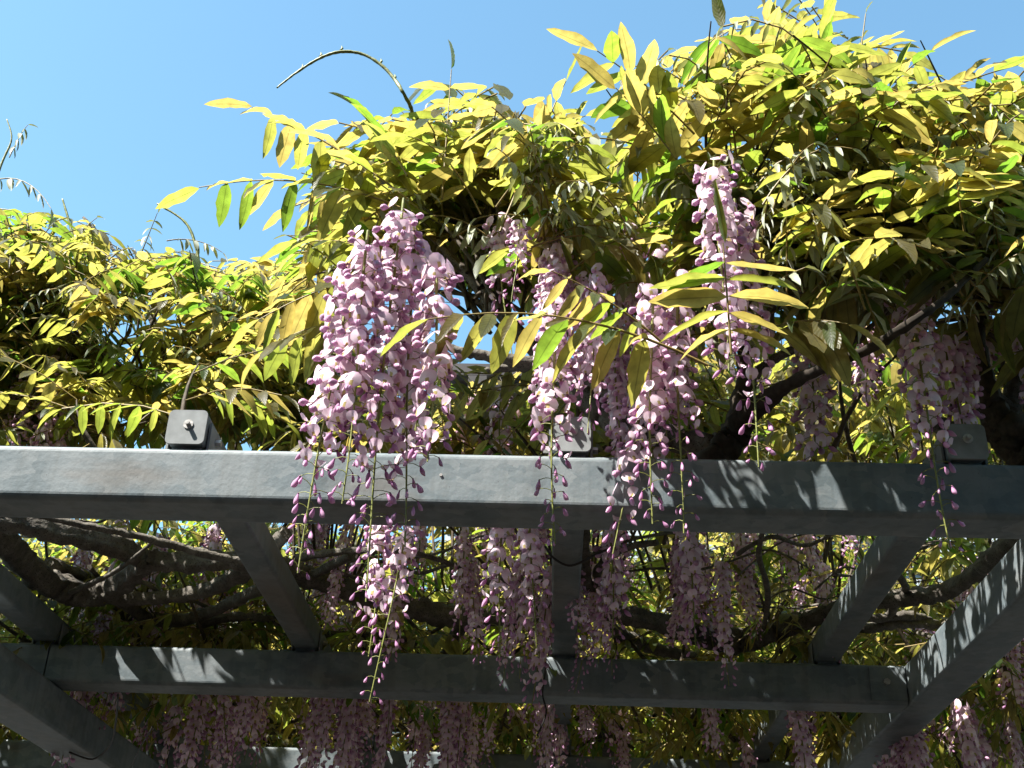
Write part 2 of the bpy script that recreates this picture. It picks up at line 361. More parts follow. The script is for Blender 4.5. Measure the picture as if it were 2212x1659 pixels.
# ------------------------------------------------------------------ pergola
ZB = 1.55+1.2119; S = .15; ZR = ZB+S+.0129; RS = .10
YS = [2.8675, 4.6648, 6.3999, 8.15, 9.90]
RX = [-4.0, -2.99, -1.997, -.9728, .0286, 1.0334]
GX = 1.3194
side_words = ['front steel beam nearest the camera, sunlit at left and shaded at right', 'second steel beam back, striped with narrow light streaks',
              'third steel beam back, along the bottom edge of the photo', 'fourth steel beam back behind the vines', 'rearmost steel beam of the pergola']
for i, y in enumerate(YS):
    x1 = 1.95 if i == 0 else GX-.004
    if i == 0: x1 = GX-.004
    t = empty('pergola_beam', (0, y, ZB)); tag(t, side_words[i], 'beam', 'cross beams of the steel pergola')
    b = MB()
    # joints at the girders: split into two lengths butted with a thin gap
    xs = -1.965
    b.prism(rrect(0, S, 0, S, .018, 5), 'x', -6.4, xs-.003)
    b.build('beam_section', STEEL, t)
    b = MB(); b.prism(rrect(0, S, 0, S, .018, 5), 'x', xs+.003, x1); b.build('beam_section', STEEL, t)
    pl = MB(); pl.box(x1-.135, x1-.002, -.008, -.001, .012, S-.012); pl.build('joint_plate', STEEL, t)
    bo = MB(); bo.prism(hexp(x1-.075, .08, .013), 'y', -.022, -.0085); bo.build('bolt', BOLT, t)
    if i == 0:
        bo = MB(); bo.prism(hexp(-.30, .085, .004, 8), 'y', -.003, -.0005); bo.build('rivet', BOLT, t)
# extension of front beam past the right girder
b = MB(); b.prism(rrect(0, S, 0, S, .018, 5), 'x', GX+.16, 3.2)
tag(b.build('pergola_beam', STEEL, None, (0, YS[0], ZB)), 'short front beam beyond the right girder, outside the bay', 'beam', 'cross beams of the steel pergola')
t = empty('pergola_girder', (GX, YS[0], ZB)); tag(t, 'deep steel girder at right running away with leaf shadows on its side', 'girder')
b = MB(); b.prism(rrect(0, .15, 0, S+.003, .012), 'y', -.02, 7.3); b.build('girder_beam', STEEL, t)
cl = MB(); cl.box(.0, .15, 4.2, 4.215, -.006, -.001); cl.build('seam_strip', IVORY, t)
t = empty('pergola_girder', (-1.917, YS[0], ZB)); tag(t, 'lower steel girder at left carrying the beams, rust stained underneath', 'girder')
b = MB(); b.prism(rrect(-.19, 0, -.157, -.003, .012), 'y', -.3, 7.4); b.build('girder_beam', STEEL, t)
for (px, py) in ((-2.01, 2.75), (1.40, 10.0), (-2.01, 10.0), (-6.2, 2.95), (-6.2, 10.0), (3.1, 2.95)):
    pass
for j, (px, py, top, words) in enumerate(((-6.3, YS[0]+.075, ZB-.003, 'square steel post at the far left front corner of the pergola'),
        (3.1, YS[0]+.075, ZB-.003, 'square steel post at the right front corner of the pergola'),
        (1.394, YS[4]+.22, ZB-.003, 'square steel post under the rear end of the right girder'),
        (-2.012, YS[4]+.22, ZB-.16, 'square steel post under the rear end of the left girder'),
        (-6.3, YS[4]+.075, ZB-.003, 'square steel post at the far left rear corner of the pergola'))):
    t = empty('pergola_post', (px, py, 0)); tag(t, words, 'post', 'posts of the pergola')
    b = MB(); b.prism(rrect(-.075, .075, -.075, .075, .012), 'z', .012, top); b.build('post_shaft', STEEL, t)
    b = MB(); b.box(-.13, .13, -.13, .13, 0, .012); b.build('base_plate', STEEL, t)

rlabels = {0: 'farthest left steel rafter of the pergola', 1: 'steel rafter out of the left side of the picture', 2: 'steel rafter at the left edge crossing under the thick bent vine',
           3: 'steel rafter left of the big flower cluster with a bright bolted end plate', 4: 'steel rafter running straight back in the middle of the picture',
           5: 'steel rafter at right with thin light streaks on its left side'}
for i, x in enumerate(RX):
    t = empty('pergola_rafter', (x, YS[0], ZR)); tag(t, rlabels[i], 'rafter', 'rafters of the steel pergola')
    h = RS/2
    ep = MB(); ep.prism(rrect(-.051, .051, -.004, .094, .014), 'y', -.002, .006); ep.build('end_plate', PLATE, t)
    wa = MB(); wa.prism(hexp(.004, .052, .013, 16), 'y', -.0045, -.0022); wa.build('washer', BOLT, t)
    bo = MB(); bo.prism(hexp(.004, .052, .006), 'y', -.017, -.0047); bo.build('bolt', BOLT, t)
    for k in range(len(YS)):
        y0 = (.014 if k == 0 else YS[k]-YS[0]+.075+.006); y1 = (YS[k+1]-YS[0]+.075-.006) if k < len(YS)-1 else YS[k]-YS[0]+.4
        if k == len(YS)-1: y1 = y0+.3
        b = MB(); b.prism(rrect(-h+.003, h-.003, 0, RS-.004, .010), 'y', y0, y1); b.build('rafter_section', STEEL, t)
        yc = YS[k]-YS[0]+.075
        bz = -.0129
        for s_ in (-1, 1):
            a = MB()
            xa, xb = s_*(h+.001), s_*(h+.007)
            a.box(min(xa, xb), max(xa, xb), yc-.045, yc+.06, bz+.002, RS*.72)
            xc = s_*(h+.05); a.box(min(xb, xc), max(xb, xc), yc-.045, yc+.06, bz+.002, bz+.008)
            ao = a.build('angle_bracket', PLATE, t)
            q = MB(); q.prism(hexp(yc+.01, .04, .010), 'x', min(s_*(h+.0075), s_*(h+.022)), max(s_*(h+.0075), s_*(h+.022))); q.build('bolt', BOLT, ao)
        sp = MB(); sp.box(-h+.012, h-.012, yc-.05, yc+.05, bz+.001, -.0006); sp.build('packing_plate', STEEL, t)

# ------------------------------------------------------------------ vines
def vine(pts, name='wisteria_vine', label='', group=None, z=None, Y=None, mat=None, n=10, jit=.09, parent=None, sub=8, bump=.07):
    P = []; Rr = []; n = n+4; pts = [(q[0], q[1], q[2]*(.74 if z is not None else 1), *q[3:]) for q in pts]
    for q in pts:
        if z is not None: p = atz(q[0], q[1], z+(q[3] if len(q) > 3 else 0))
        else: p = at(q[0], q[1], Y+(q[3] if len(q) > 3 else 0))
        P.append(p); Rr.append(q[2]*pxm(p))
    pp, rr = smooth_path(P, Rr, sub, jit)
    b = MB()
    if parent is None:
        o0 = P[0]; b.tube([p-o0 for p in pp], rr, n, bump=bump); o = b.build(name, mat or BARK, None, o0); tag(o, label, 'vine', group)
    else:
        o0 = np.array(parent.location); b.tube([p-o0 for p in pp], rr, n, bump=bump); o = b.build(name, mat or BARK, parent)
    return o
ZV = 3.10
vine([(-420,1010,48),(-250,1040,46),(-90,1090,46),(0,1165,43),(60,1225,43),(130,1270,41),(200,1287,37),(250,1268,31),(300,1228,27),(332,1206,25)], label='thick grey vine bending down at the left edge and up to a sawn stub', z=ZV, n=14)
vine([(-260,1080,30),(0,1125,32),(120,1150,32),(250,1185,33),(310,1210,29),(400,1215,27),(500,1212,25),(600,1225,26),(700,1258,29),(780,1282,29),(900,1315,29),(1000,1335,29),(1100,1330,25),(1190,1325,22),(1320,1325,22),(1420,1345,27),(1520,1375,31),(1600,1385,33),(1680,1362,31),(1760,1335,27),(1850,1305,25),(1930,1295,25),(2020,1285,24),(2080,1258,24),(2130,1220,27),(2190,1170,32),(2320,1100,36)], label='long woody vine winding across the rafters from left to right behind the front beam', z=ZV, n=14)
vine([(235,1285,24),(280,1308,20),(322,1338,20),(400,1338,18),(480,1312,17),(560,1276,17),(640,1258,15),(760,1200,12)], label='slim vine dipping in a vee below the thick left vine', z=ZV)
vine([(240,1292,20),(350,1290,20),(430,1280,20),(500,1250,24),(545,1222,25),(620,1150,18)], label='vine running right from the thick bent vine to the slanting rafter', z=ZV)
vine([(60,1110,8),(180,1135,9),(260,1150,10),(350,1172,12),(440,1195,12),(520,1210,10),(600,1200,6)], label='thin straight branch just below the front beam at left', z=ZV-.05)
vine([(150,1280,10),(240,1240,8),(320,1180,6),(330,1165,5)], label='thin twig rising left of the sawn vine stub', z=ZV-.04, n=6)
vine([(100,1215,22),(160,1240,21),(230,1290,19),(300,1360,16),(330,1440,10)], label='dark vine passing down behind the thick bent vine', z=ZV+.1)
vine([(430,1348,14),(520,1332,14),(600,1342,13),(700,1370,13),(830,1375,12),(900,1390,8)], label='vine low between the left rafter and the second beam', z=ZV)
vine([(640,1205,12),(760,1190,10),(900,1196,8),(1000,1230,6)], label='thin shaded branch right of the slanting rafter', z=ZV)
vine([(1840,1362,15),(1900,1352,15),(1960,1345,16),(2030,1348,14),(2100,1330,12),(2200,1300,10)], label='pale sunlit vine under the lit branch at right', z=ZV)
vine([(1820,1330,10),(1900,1335,13),(1960,1330,14),(2010,1338,8)], label='short knotted sunlit vine at right between two others', z=ZV+.02)
vine([(1268,1100,15),(1262,1180,15),(1268,1260,16),(1300,1325,18),(1340,1370,20),(1420,1400,18),(1500,1420,14)], label='vine dropping beside the middle rafter', z=ZV)
vine([(1310,1290,12),(1290,1240,12),(1330,1190,12),(1420,1170,9)], label='forked dark twig right of the middle rafter', z=ZV)
vine([(1930,1230,9),(1955,1270,12),(1930,1310,14),(1915,1340,12)], label='knobbly upright spur on the sunlit vine', z=ZV+.03, n=8)
vine([(960,1420,16),(985,1370,18),(1010,1330,18)], label='short upright vine below the flowers left of the middle', z=ZV)
vine([(1640,1400,6),(1660,1290,8),(1640,1200,8),(1655,1120,7)], label='thin upright branch in the pink flowers right of the middle rafter', z=ZV-.02, n=7)
for pts, lb in (
    ([(380,1500,12),(470,1512,15),(560,1555,17),(650,1590,15),(740,1600,12)], 'vine under the second beam at lower left'),
    ([(820,1570,17),(880,1540,14),(960,1518,10),(1080,1508,8),(1190,1505,8),(1280,1520,6)], 'long thin branch under the second beam near the middle'),
    ([(900,1480,16),(925,1530,16),(900,1590,18),(860,1640,12)], 'crooked vine hanging under the second beam'),
    ([(1120,1625,12),(1200,1600,13),(1270,1570,14),(1300,1520,16),(1280,1480,14)], 'curved vine meeting the middle rafter at the bottom'),
    ([(1270,1500,18),(1290,1560,22),(1310,1620,24),(1320,1700,20)], 'thick dark vine beside the middle rafter at the bottom'),
    ([(1490,1500,14),(1600,1540,14),(1720,1560,13),(1860,1600,13),(1960,1640,10)], 'dark vine crossing at the lower right'),
    ([(1820,1490,12),(1760,1540,13),(1650,1590,12),(1540,1650,9)], 'slanting vine crossing the other at lower right'),
    ([(480,1620,9),(560,1608,9),(640,1612,8),(700,1625,5)], 'pale sunlit bare branch resting on the third beam'),
    ([(230,1500,7),(235,1560,6),(250,1640,5)], 'thin stem hanging in front of the left girder')):
    vine(pts, label=lb, z=ZV+.03)
# tangle of thin stems over the rafters
tn = 0
for (xa, xb, ya, yb, zz, cnt, lb) in ((-60, 620, 1120, 1390, ZV+.05, 4, 'thin tangled stem among the thick vines at lower left'), (620, 1180, 1160, 1400, ZV+.05, 5, 'thin crooked stem between the slanting and middle rafters'),
                                  (1260, 1760, 1160, 1420, ZV+.05, 6, 'thin crooked stem between the middle and right rafters'), (1700, 2150, 1180, 1400, ZV, 3, 'thin stem beside the sunlit vines at right'),
                                  (250, 1150, 1500, 1640, ZV+.1, 7, 'thin dark stem under the second beam at left'), (1250, 2000, 1510, 1650, ZV+.1, 6, 'thin dark stem under the second beam at right')):
    for _ in range(cnt):
        x, y = random.uniform(xa, xb-120), random.uniform(ya, yb); w0 = random.uniform(3, 9); q = []; sl = random.uniform(-.45, .35)
        L_ = random.uniform(150, 420)
        for k in range(6):
            q.append((x+L_*k/5, min(yb+20, max(ya-10, y+sl*L_*k/5+random.gauss(0, 14))), w0*(1-.09*k), random.uniform(-.04, .12)))
        vine(q, label=lb, group='thin stems: '+lb[5:], z=zz, n=4, sub=5)
# above the front beam
vine([(1500,1030,34),(1548,985,30),(1585,935,31),(1620,890,24,-.1),(1700,832,15,-.3),(1790,788,12,-.5),(1880,752,11,-.62),(1960,702,10,-.7),(2040,645,8,-.7),(2130,560,6,-.6)], label='forked dark trunk rising from the front beam to the upper right', mat=DARK, Y=3.15, n=12)
vine([(1580,950,30),(1600,880,22),(1610,780,18),(1600,660,14),(1590,560,12),(1600,470,9),(1625,380,7)], label='dark trunk rising straight up through the right foliage', mat=TWIG, Y=3.2, n=12)
vine([(945,520,5),(975,560,8),(1020,605,11),(1065,660,14),(1120,720,16),(1200,800,19),(1280,875,28),(1340,915,33),(1420,935,29),(1500,955,28),(1570,965,26)], label='gnarled limb sloping down from the centre foliage to the beam', Y=3.3, n=12)
vine([(965,748,7),(1010,762,10),(1070,772,13),(1140,782,14),(1240,800,14),(1330,860,14)], label='stubby horizontal branch beside the sky gap', Y=3.05)
vine([(1050,800,7),(1090,795,10),(1130,790,12),(1190,770,12),(1230,790,9)], label='rough knotty spur below the horizontal branch', Y=3.1)
vine([(1900,705,5),(1800,728,8),(1700,762,9),(1640,800,10),(1610,860,12)], label='thin dark branch above the forked trunk', Y=3.35)
vine([(2330,1060,60),(2240,990,50),(2175,930,40),(2140,870,26),(2118,780,20),(2108,700,17),(2110,600,13),(2120,480,9)], label='massive dark trunk at the right edge', mat=TWIG, Y=3.15, n=12)
vine([(2190,900,24),(2110,830,20),(2060,800,16),(2020,780,10)], label='short limb leaning left from the right trunk', Y=3.3)
vine([(2180,880,22),(2220,780,18),(2240,640,14),(2200,500,9)], label='second limb of the right edge trunk', Y=3.35)
vine([(1990,905,16),(2060,925,15),(2150,940,15),(2210,960,14)], label='dark branch lying along the top of the right end plate', Y=3.2)
vine([(-40,620,8),(10,720,11),(35,800,13),(60,870,14),(100,960,13)], label='dark stem at the left edge in the far bush', Y=4.8)
vine([(-30,850,11),(10,810,12),(45,770,10),(80,700,7)], label='side limb crossing the dark stem at the left edge', Y=4.8)
vine([(420,650,5),(455,710,7),(485,770,8),(530,850,10),(575,960,11)], label='thin dark stem behind the bolted end plate', Y=4.8)
vine([(600,700,5),(580,800,7),(572,900,9),(570,970,9)], label='upright thin stem right of the bolted end plate', Y=4.9)
vine([(700,690,5),(660,770,6),(640,880,7),(560,940,8)], label='slanting twig in front of the far foliage', Y=4.8)
vine([(180,470,3),(260,560,4),(330,700,6),(380,840,8),(400,960,8)], label='slender stem in the middle of the left bush', Y=4.9)
# shoots against the sky
sh = vine([(598,190,1.6),(640,157,2.2),(690,126,2.6),(735,112,2.9),(780,116,3.2),(820,138,3.6),(850,168,3.9),(875,208,4.1),(892,250,4.3,.15),(905,340,4.5,.5),(930,450,5,.8)], name='arching_shoot', label='bare green shoot arching against the blue sky', Y=3.0, mat=STEM, jit=.05)
for q in ((820,138),(735,110),(690,124),(650,150),(850,172)):
    p = at(*q, 3.0); b = MB(); o0 = np.array(sh.location)
    b.tube([p-o0, p-o0+np.array([.006, 0, .012]), p-o0+np.array([.002, 0, .022])], [.004, .004, .001], 5); b.build('bud', STEM, sh)
# ------------------------------------------------------------------ leaves
def make_leaflet(seed, L=1.0, W=.19, fold=.35, curl=.25, twist=.1, segs=8):
    r = random.Random(seed); V = []; U = []
    for i in range(segs+1):
        t = i/segs
        w = W*2.12*(t**.62)*((1-t)**.80) if 0 < t < 1 else 0.0
        w = max(w, .004)
        x = t*L*(1-.1*curl*t); z = -curl*.55*t*t*L; tw = twist*t
        yo = .03*math.sin(t*3+seed)
        for s_ in (-1, 0, 1):
            ww = w*(1+.10*r.uniform(-1, 1)) if s_ else 0
            y = s_*ww*math.cos(fold); dz = abs(s_)*ww*math.sin(fold)+(.02*r.uniform(-1, 1) if s_ and 0 < i < segs else 0)
            V.append((x, yo+y*math.cos(tw)-dz*math.sin(tw), z+y*math.sin(tw)+dz*math.cos(tw))); U.append((t, s_*1.0, 0))
    F = []
    for i in range(segs):
        for k in range(2):
            a = i*3+k; F.append((a, a+3, a+4, a+1))
    return np.array(V), np.array(F), np.array(U)
LV = [make_leaflet(s, W=w, fold=f, curl=c, twist=tw) for s, w, f, c, tw in
      ((1, .18, .25, .15, .1), (2, .20, .15, .35, -.3), (3, .165, .45, .30, .3), (4, .19, .30, .55, 0), (5, .21, .12, .10, .4), (6, .15, .65, .5, -.2), (7, .175, .35, -.12, .15), (8, .13, .95, .25, .1))]
LVL = [make_leaflet(s, W=w*1.05, fold=f, curl=c, twist=tw, segs=4) for s, w, f, c, tw in
      ((1, .18, .25, .15, .1), (2, .20, .15, .35, -.3), (3, .165, .45, .30, .3), (4, .19, .30, .55, 0), (5, .21, .12, .10, .4), (6, .15, .65, .5, -.2), (7, .175, .35, -.12, .15), (8, .13, .95, .25, .1))]
def mesh_np(name, V, F, U, mats, mi=None, smooth=True):
    me = bpy.data.meshes.new(name); nv, nf = len(V), len(F); k = F.shape[1]
    me.vertices.add(nv); me.vertices.foreach_set('co', V.astype(np.float32).ravel())
    me.loops.add(nf*k); me.loops.foreach_set('vertex_index', F.astype(np.int32).ravel())
    me.polygons.add(nf); me.polygons.foreach_set('loop_start', np.arange(0, nf*k, k, dtype=np.int32))
    me.polygons.foreach_set('loop_total', np.full(nf, k, dtype=np.int32))
    me.polygons.foreach_set('use_smooth', np.full(nf, smooth))
    for mm in mats: me.materials.append(mm)
    if mi is not None: me.polygons.foreach_set('material_index', mi.astype(np.int32))
    me.update(calc_edges=True)
    a = me.attributes.new('luv', 'FLOAT_VECTOR', 'POINT'); a.data.foreach_set('vector', U.astype(np.float32).ravel())
    return me
LEAFM = [mesh_np('leaflet', v, f, u, [LEAF]) for v, f, u in LV]
YOUNGM = [mesh_np('leaflet', v, f, u, [YOUNG]) for v, f, u in LV]
def nrm(v): return v/(np.linalg.norm(v)+1e-9)
UP = np.array([0, 0, 1.0])
class Leaf:            # one compound leaf: stalk polyline + leaflet frames
    pass
def compound(base, tip, pairs=6, size=.115, arch=.12, hang=.45, young=0.0, spread=1.0, upv=UP, r=random, tint=None):
    base = np.asarray(base, float); tip = np.asarray(tip, float); Lr = np.linalg.norm(tip-base)
    lf = Leaf(); n = 9; pts = []
    for i in range(n+1):
        t = i/n; p = base*(1-t)+tip*t + upv*(arch*Lr*4*t*(1-t)); pts.append(p)
    lf.pts = pts; lf.fr = []; lf.rad = .0022+.0012*Lr
    def pt(t):
        x = t*n; i = min(int(x), n-1); f = x-i; return pts[i]*(1-f)+pts[i+1]*f, nrm(pts[i+1]-pts[i])
    t0 = .22
    tb = r.random()*.999 if tint is None else tint
    for k in range(pairs):
        t = t0+(.97-t0)*k/pairs; p, d = pt(t)
        side = np.cross(d, upv); side = nrm(side) if np.linalg.norm(side) > .05 else np.array([1., 0, 0])
        for s_ in (-1, 1):
            ang = R(r.uniform(48, 72))*spread
            dd = d*math.cos(ang)+side*s_*math.sin(ang)
            dd = nrm(dd + np.array([0, 0, -1.0])*(hang*(1+.5*r.uniform(-1, 1))) + np.array([r.gauss(0, .055) for _ in range(3)]))
            nn = upv+np.array([r.gauss(0, .17) for _ in range(3)])+side*s_*.35*hang
            sc = size*(1-.45*abs(k/pairs-.35))*r.uniform(.85, 1.12)*(1-.3*young)
            lf.fr.append((p, dd, nn, sc, young, tb))
    p, d = pt(1.0); lf.fr.append((p, nrm(d+np.array([0, 0, -.5*hang])), upv.copy(), size*.85*(1-.3*young), young, tb))
    return lf
def frame(p, d, nn, sc):
    z = nn-d*np.dot(nn, d); z = nrm(z) if np.linalg.norm(z) > 1e-3 else nrm(np.cross(d, (1, .2, .1))); y = np.cross(z, d)
    M = np.eye(4); M[:3, 0] = d*sc; M[:3, 1] = y*sc; M[:3, 2] = z*sc; M[:3, 3] = p; return M
def pick(young):
    return random.choice((5, 7, 2, 3)) if young > .5 else random.choice((0, 1, 2, 3, 4, 6, 5, 2, 7))
def leaf_object(lf, thing):
    T = np.array(thing.location); b = MB(); o0 = lf.pts[0]
    n = len(lf.pts); b.tube([p-o0 for p in lf.pts], [lf.rad*(1.3-.8*i/n) for i in range(n)], 5, caps=False)
    lo = b.build('leaf', RACH, thing); lo.location = Vector(o0-T)
    for (p, d, nn, sc, yg, tb) in lf.fr:
        o = bpy.data.objects.new('leaflet', (YOUNGM if yg > .5 else LEAFM)[pick(yg)]); COL.objects.link(o); o.parent = lo
        M = frame(p-o0, d, nn, sc); o.matrix_basis = Matrix(M.tolist())
def leaf_stuff(leaves, thing, name='foliage', low=False):
    T = np.array(thing.location) if thing is not None else np.zeros(3)
    VV = []; FF = []; UU = []; MI = []; nb = 0
    for lf in leaves:
        for (p, d, nn, sc, yg, tb) in lf.fr:
            V, F, U = (LVL if low else LV)[pick(yg)]; M = frame(p-T, d, nn, sc)
            VV.append(V @ M[:3, :3].T + M[:3, 3]); FF.append(F+nb); nb += len(V); MI.append(np.full(len(F), 1 if yg > .5 else 0))
            u = U.copy(); u[:, 2] = (tb+random.gauss(0, .06)) % 1.0; UU.append(u)
    if not VV: return None
    me = mesh_np(name, np.concatenate(VV), np.concatenate(FF), np.concatenate(UU), [LEAF, YOUNG], np.concatenate(MI))
    o = bpy.data.objects.new(name, me); COL.objects.link(o); o['kind'] = 'stuff'
    if thing is not None: o.parent = thing
    st = MB()
    for lf in leaves:
        n = len(lf.pts); st.tube([p-T for p in lf.pts[::3]], [lf.rad*1.1]*len(lf.pts[::3]), 3, caps=False)
    s2 = st.build('leaf_stalks', RACH, thing); s2['kind'] = 'stuff'
    return o
def inpoly(poly, P):
    poly = np.asarray(poly, float); x, y = P[:, 0], P[:, 1]; c = np.zeros(len(P), bool); j = len(poly)-1
    for i in range(len(poly)):
        xi, yi = poly[i]; xj, yj = poly[j]
        cond = ((yi > y) != (yj > y)) & (x < (xj-xi)*(y-yi)/(yj-yi+1e-12)+xi); c ^= cond; j = i
    return c
SV = np.array(SUN)
SHAFTS = []
def shaft(p, r): SHAFTS.append((np.asarray(p, float), r))
def atx(px, py, X):
    d = ray(px, py); return CAM + d*(X/d[0])
for a_, b_, r_ in ((2030,1370,.10),(2090,1320,.11),(2150,1270,.12),(2190,1290,.12),(2010,1440,.07)): shaft(atx(a_, b_, GX), r_)
for a_, b_, r_ in ((1900,1200,.05),(1860,1270,.04)): shaft(atx(a_, b_, .983), r_)
for a_, b_, r_ in ((230,1430,.11),(320,1440,.07),(420,1440,.11),(490,1455,.08),(640,1470,.07),(140,1420,.04),(1100,1440,.035),(1430,1460,.04)): shaft(at(a_, b_, 4.66), r_)
for a_, b_, r_ in ((660,1640,.10),(860,1645,.12),(960,1640,.10)): shaft(at(a_, b_, 6.4), r_)
for a_, b_, r_ in ((1925,1295,.12),(2010,1282,.12),(1960,1345,.10),(560,1608,.08),(1850,1310,.06)): shaft(atz(a_, b_, 3.15), r_)
for a_, b_, Y_, r_ in ((800,640,2.5,.14),(760,800,2.5,.14),(860,860,2.5,.14),(900,700,2.5,.12),(1540,560,2.6,.13),(1545,700,2.6,.10),(1090,1240,3.5,.12),(1110,1330,3.5,.10),(1460,1220,3.6,.08),
                      (1330,1260,3.6,.09),(860,1200,2.5,.12),(1000,880,4.6,.20),(1080,900,4.6,.16),(1750,860,4.6,.12),(1000,1230,5.6,.18),(700,1290,5.6,.18),(1480,1200,5.8,.2),(1800,1230,5.8,.2),(400,1180,5.8,.16),(560,1360,5.4,.12),(1560,1300,5.8,.15)):
    shaft(at(a_, b_, Y_), r_)
def blocked(*pts):
    for p in pts:
        for q, r in SHAFTS:
            d = p-q; t = d @ SV
            if t > .12 and np.linalg.norm(d-t*SV) < r: return True
    return False
FH = [([(1060,470),(1440,480),(1440,690),(1080,710)], 2.72), ([(1465,320),(1650,320),(1650,760),(1465,760)], 2.6), ([(690,470),(960,440),(960,900),(680,900)], 3.0), ([(1150,760),(1540,760),(1540,1000),(1150,1000)], 2.72),
      ([(1560,990),(1640,830),(1780,750),(2050,610),(2070,680),(1780,840),(1680,900),(1620,1000)], 3.3), ([(2080,590),(2150,590),(2230,960),(2120,960)], 3.4), ([(1680,760),(2040,760),(2040,980),(1680,980)], 3.3),
      ([(940,700),(1200,740),(1200,960),(960,960)], 3.6)]
def bush(label, poly, yr, shoots, roots, nobj=24, heroes=(), size=.115, llen=.42, perm=.09, loc=None, zmin=3.0, name='wisteria_bush', cat='wisteria', group=None, youngp=.25, hole=None, hangr=(.25, .85), tints=None):
    """shoots grow from roots to points whose picture position falls in poly; compound leaves along each shoot"""
    poly = np.array(poly, float); roots = [np.asarray(q, float) for q in roots]
    th = empty(name, loc if loc is not None else roots[0]); tag(th, label, cat, group)
    lo, hi = poly.min(0), poly.max(0); leaves = []; twigs = MB(); T = np.array(th.location); made = 0; tries = 0
    while made < shoots and tries < shoots*60:
        tries += 1
        px, py = random.uniform(lo[0], hi[0]), random.uniform(lo[1], hi[1])
        if not inpoly(poly, np.array([[px, py]]))[0]: continue
        Y = random.uniform(*yr); e = at(px, py, Y)
        if e[2] < zmin: continue
        rt = min(roots, key=lambda q: np.linalg.norm((q-e)*np.array([1, 1, .4]))+random.uniform(0, .5))
        rt = rt+np.array([random.gauss(0, .06), random.gauss(0, .08), 0])
        if yr[0] > 3.9: rt = rt*.4+e*.6 if random.random() < .6 else rt*.7+e*.3
        made += 1
        D = np.linalg.norm(e-rt); mid = (rt+e)/2+np.array([random.gauss(0, .07), random.gauss(0, .07), .10*D])
        n = max(6, int(D/.06)); P = []
        for i in range(n+1):
            t = i/n; P.append(rt*(1-t)**2+mid*2*t*(1-t)+e*t*t)
        l0 = len(leaves)
        az = random.uniform(0, 6.28); tt = 1.0; dt = perm/max(D, .1)
        cnt = 0
        while tt > max(.25, 1-.75/max(D, .1)) and cnt < 9:
            i = min(int(tt*n), n-1); p = P[i]*(1-(tt*n-i))+P[i+1]*(tt*n-i); az += 2.4+random.uniform(-.4, .4)
            l = llen*random.uniform(.7, 1.15)*(.6 if cnt < 2 else 1)
            outw = np.array([math.cos(az), math.sin(az), random.uniform(-.15, .45)+(.3 if cnt < 2 else 0)])
            tipp = p+nrm(outw)*l
            mids = proj(np.array([tipp, (p+tipp)/2]))
            ok = inpoly(poly, mids)
            if blocked(p, (p+tipp)/2, tipp): ok[:] = False
            if yr[0] < 3.5 and any(min(tipp[1], p[1]) < y_ and inpoly(f_, mids).any() for f_, y_ in FH): ok[:] = False
            if ok[0] and ok[1] and (hole is None or not inpoly(hole, mids).any()) and tipp[2] > zmin-.15 and tipp[1] > yr[0]-.15:
                yg = 1.0 if (cnt < 2 and random.random() < youngp*2) or random.random() < youngp*.35 else 0.0
                tv = random.choice(tints) % 1 if tints else None
                leaves.append(compound(p, tipp, random.choice((4, 5, 5, 6)), size*random.uniform(.85, 1.15)*(.62 if yg else 1), random.uniform(.10, .26), random.uniform(*hangr)+(.6 if yg else 0), yg, tint=tv))
            tt -= dt; cnt += 1
        if len(leaves)-l0 >= 3: twigs.tube([p-T for p in P], [.008*(1-.75*i/n) for i in range(n+1)], 5, caps=False)
    tw = twigs.build('twigs', TWIG, th); tw['kind'] = 'stuff'
    hl = [h for h in heroes]
    # the leaves that show largest (nearest the camera) become separate parts
    leaves.sort(key=lambda l: np.linalg.norm(l.pts[5]-CAM))
    k = max(0, nobj-len(hl))
    for lf in hl+leaves[:k]: leaf_object(lf, th)
    leaf_stuff(leaves[k:], th, low=yr[0] > 3.8)
    return len(leaves)
def hero(b, t, Yb, Yt=None, pairs=6, size=.13, arch=.06, hang=.5, young=0, spread=1.0, upv=UP):
    return compound(at(b[0], b[1], Yb), at(t[0], t[1], Yt if Yt else Yb), pairs, size, arch, hang, young, spread, upv)

center_poly = [(560,560),(640,470),(600,400),(640,320),(700,300),(740,250),(830,260),(860,220),(900,180),(1010,160),(1110,190),(1210,180),(1260,260),(1215,330),(1280,370),(1420,440),(1450,600),(1300,680),(1100,620),(980,570),(900,560),(760,600),(700,760),(620,780),(560,700)]
H = [hero((880,430),(545,232),3.02,3.0,7,.185,.05,.55), hero((880,455),(430,405),3.02,3.0,7,.175,.10,.8),
     hero((955,430),(975,150),3.05,3.05,6,.165,.0,.35), hero((1080,500),(1222,175),3.0,3.0,6,.185,.02,.35),
     hero((780,600),(560,690),3.0,2.98,5,.175,.05,.5), hero((760,700),(570,760),3.0,2.98,4,.175,.12,.8),
     hero((880,380),(770,235),3.0,3.05,4,.175,.05,.1), hero((1120,330),(1265,250),3.0,2.98,5,.165,.05,.4)]
n1 = bush('near centre wisteria foliage of yellow leaves against the sky, left of the deep notch', center_poly, (3.0, 3.9), 58,
     [at(x, y, 3.3) for x, y in ((1200,800),(1060,660),(1100,720),(1000,600),(1350,850))], 24, H, size=.168, llen=.48, tints=[.05, .2, .3, .45, .55, .65, .78, .9, .97])
bush('leaves arching forward over the beam between the deep notch and the central racemes', [(1040,235),(1240,190),(1300,400),(1400,500),(1500,600),(1180,560),(1100,400)], (2.48, 2.8), 46,
     [at(x, y, 3.1) for x, y in ((1200,720),(1100,640),(1350,750))], 16, (), size=.162, llen=.42)
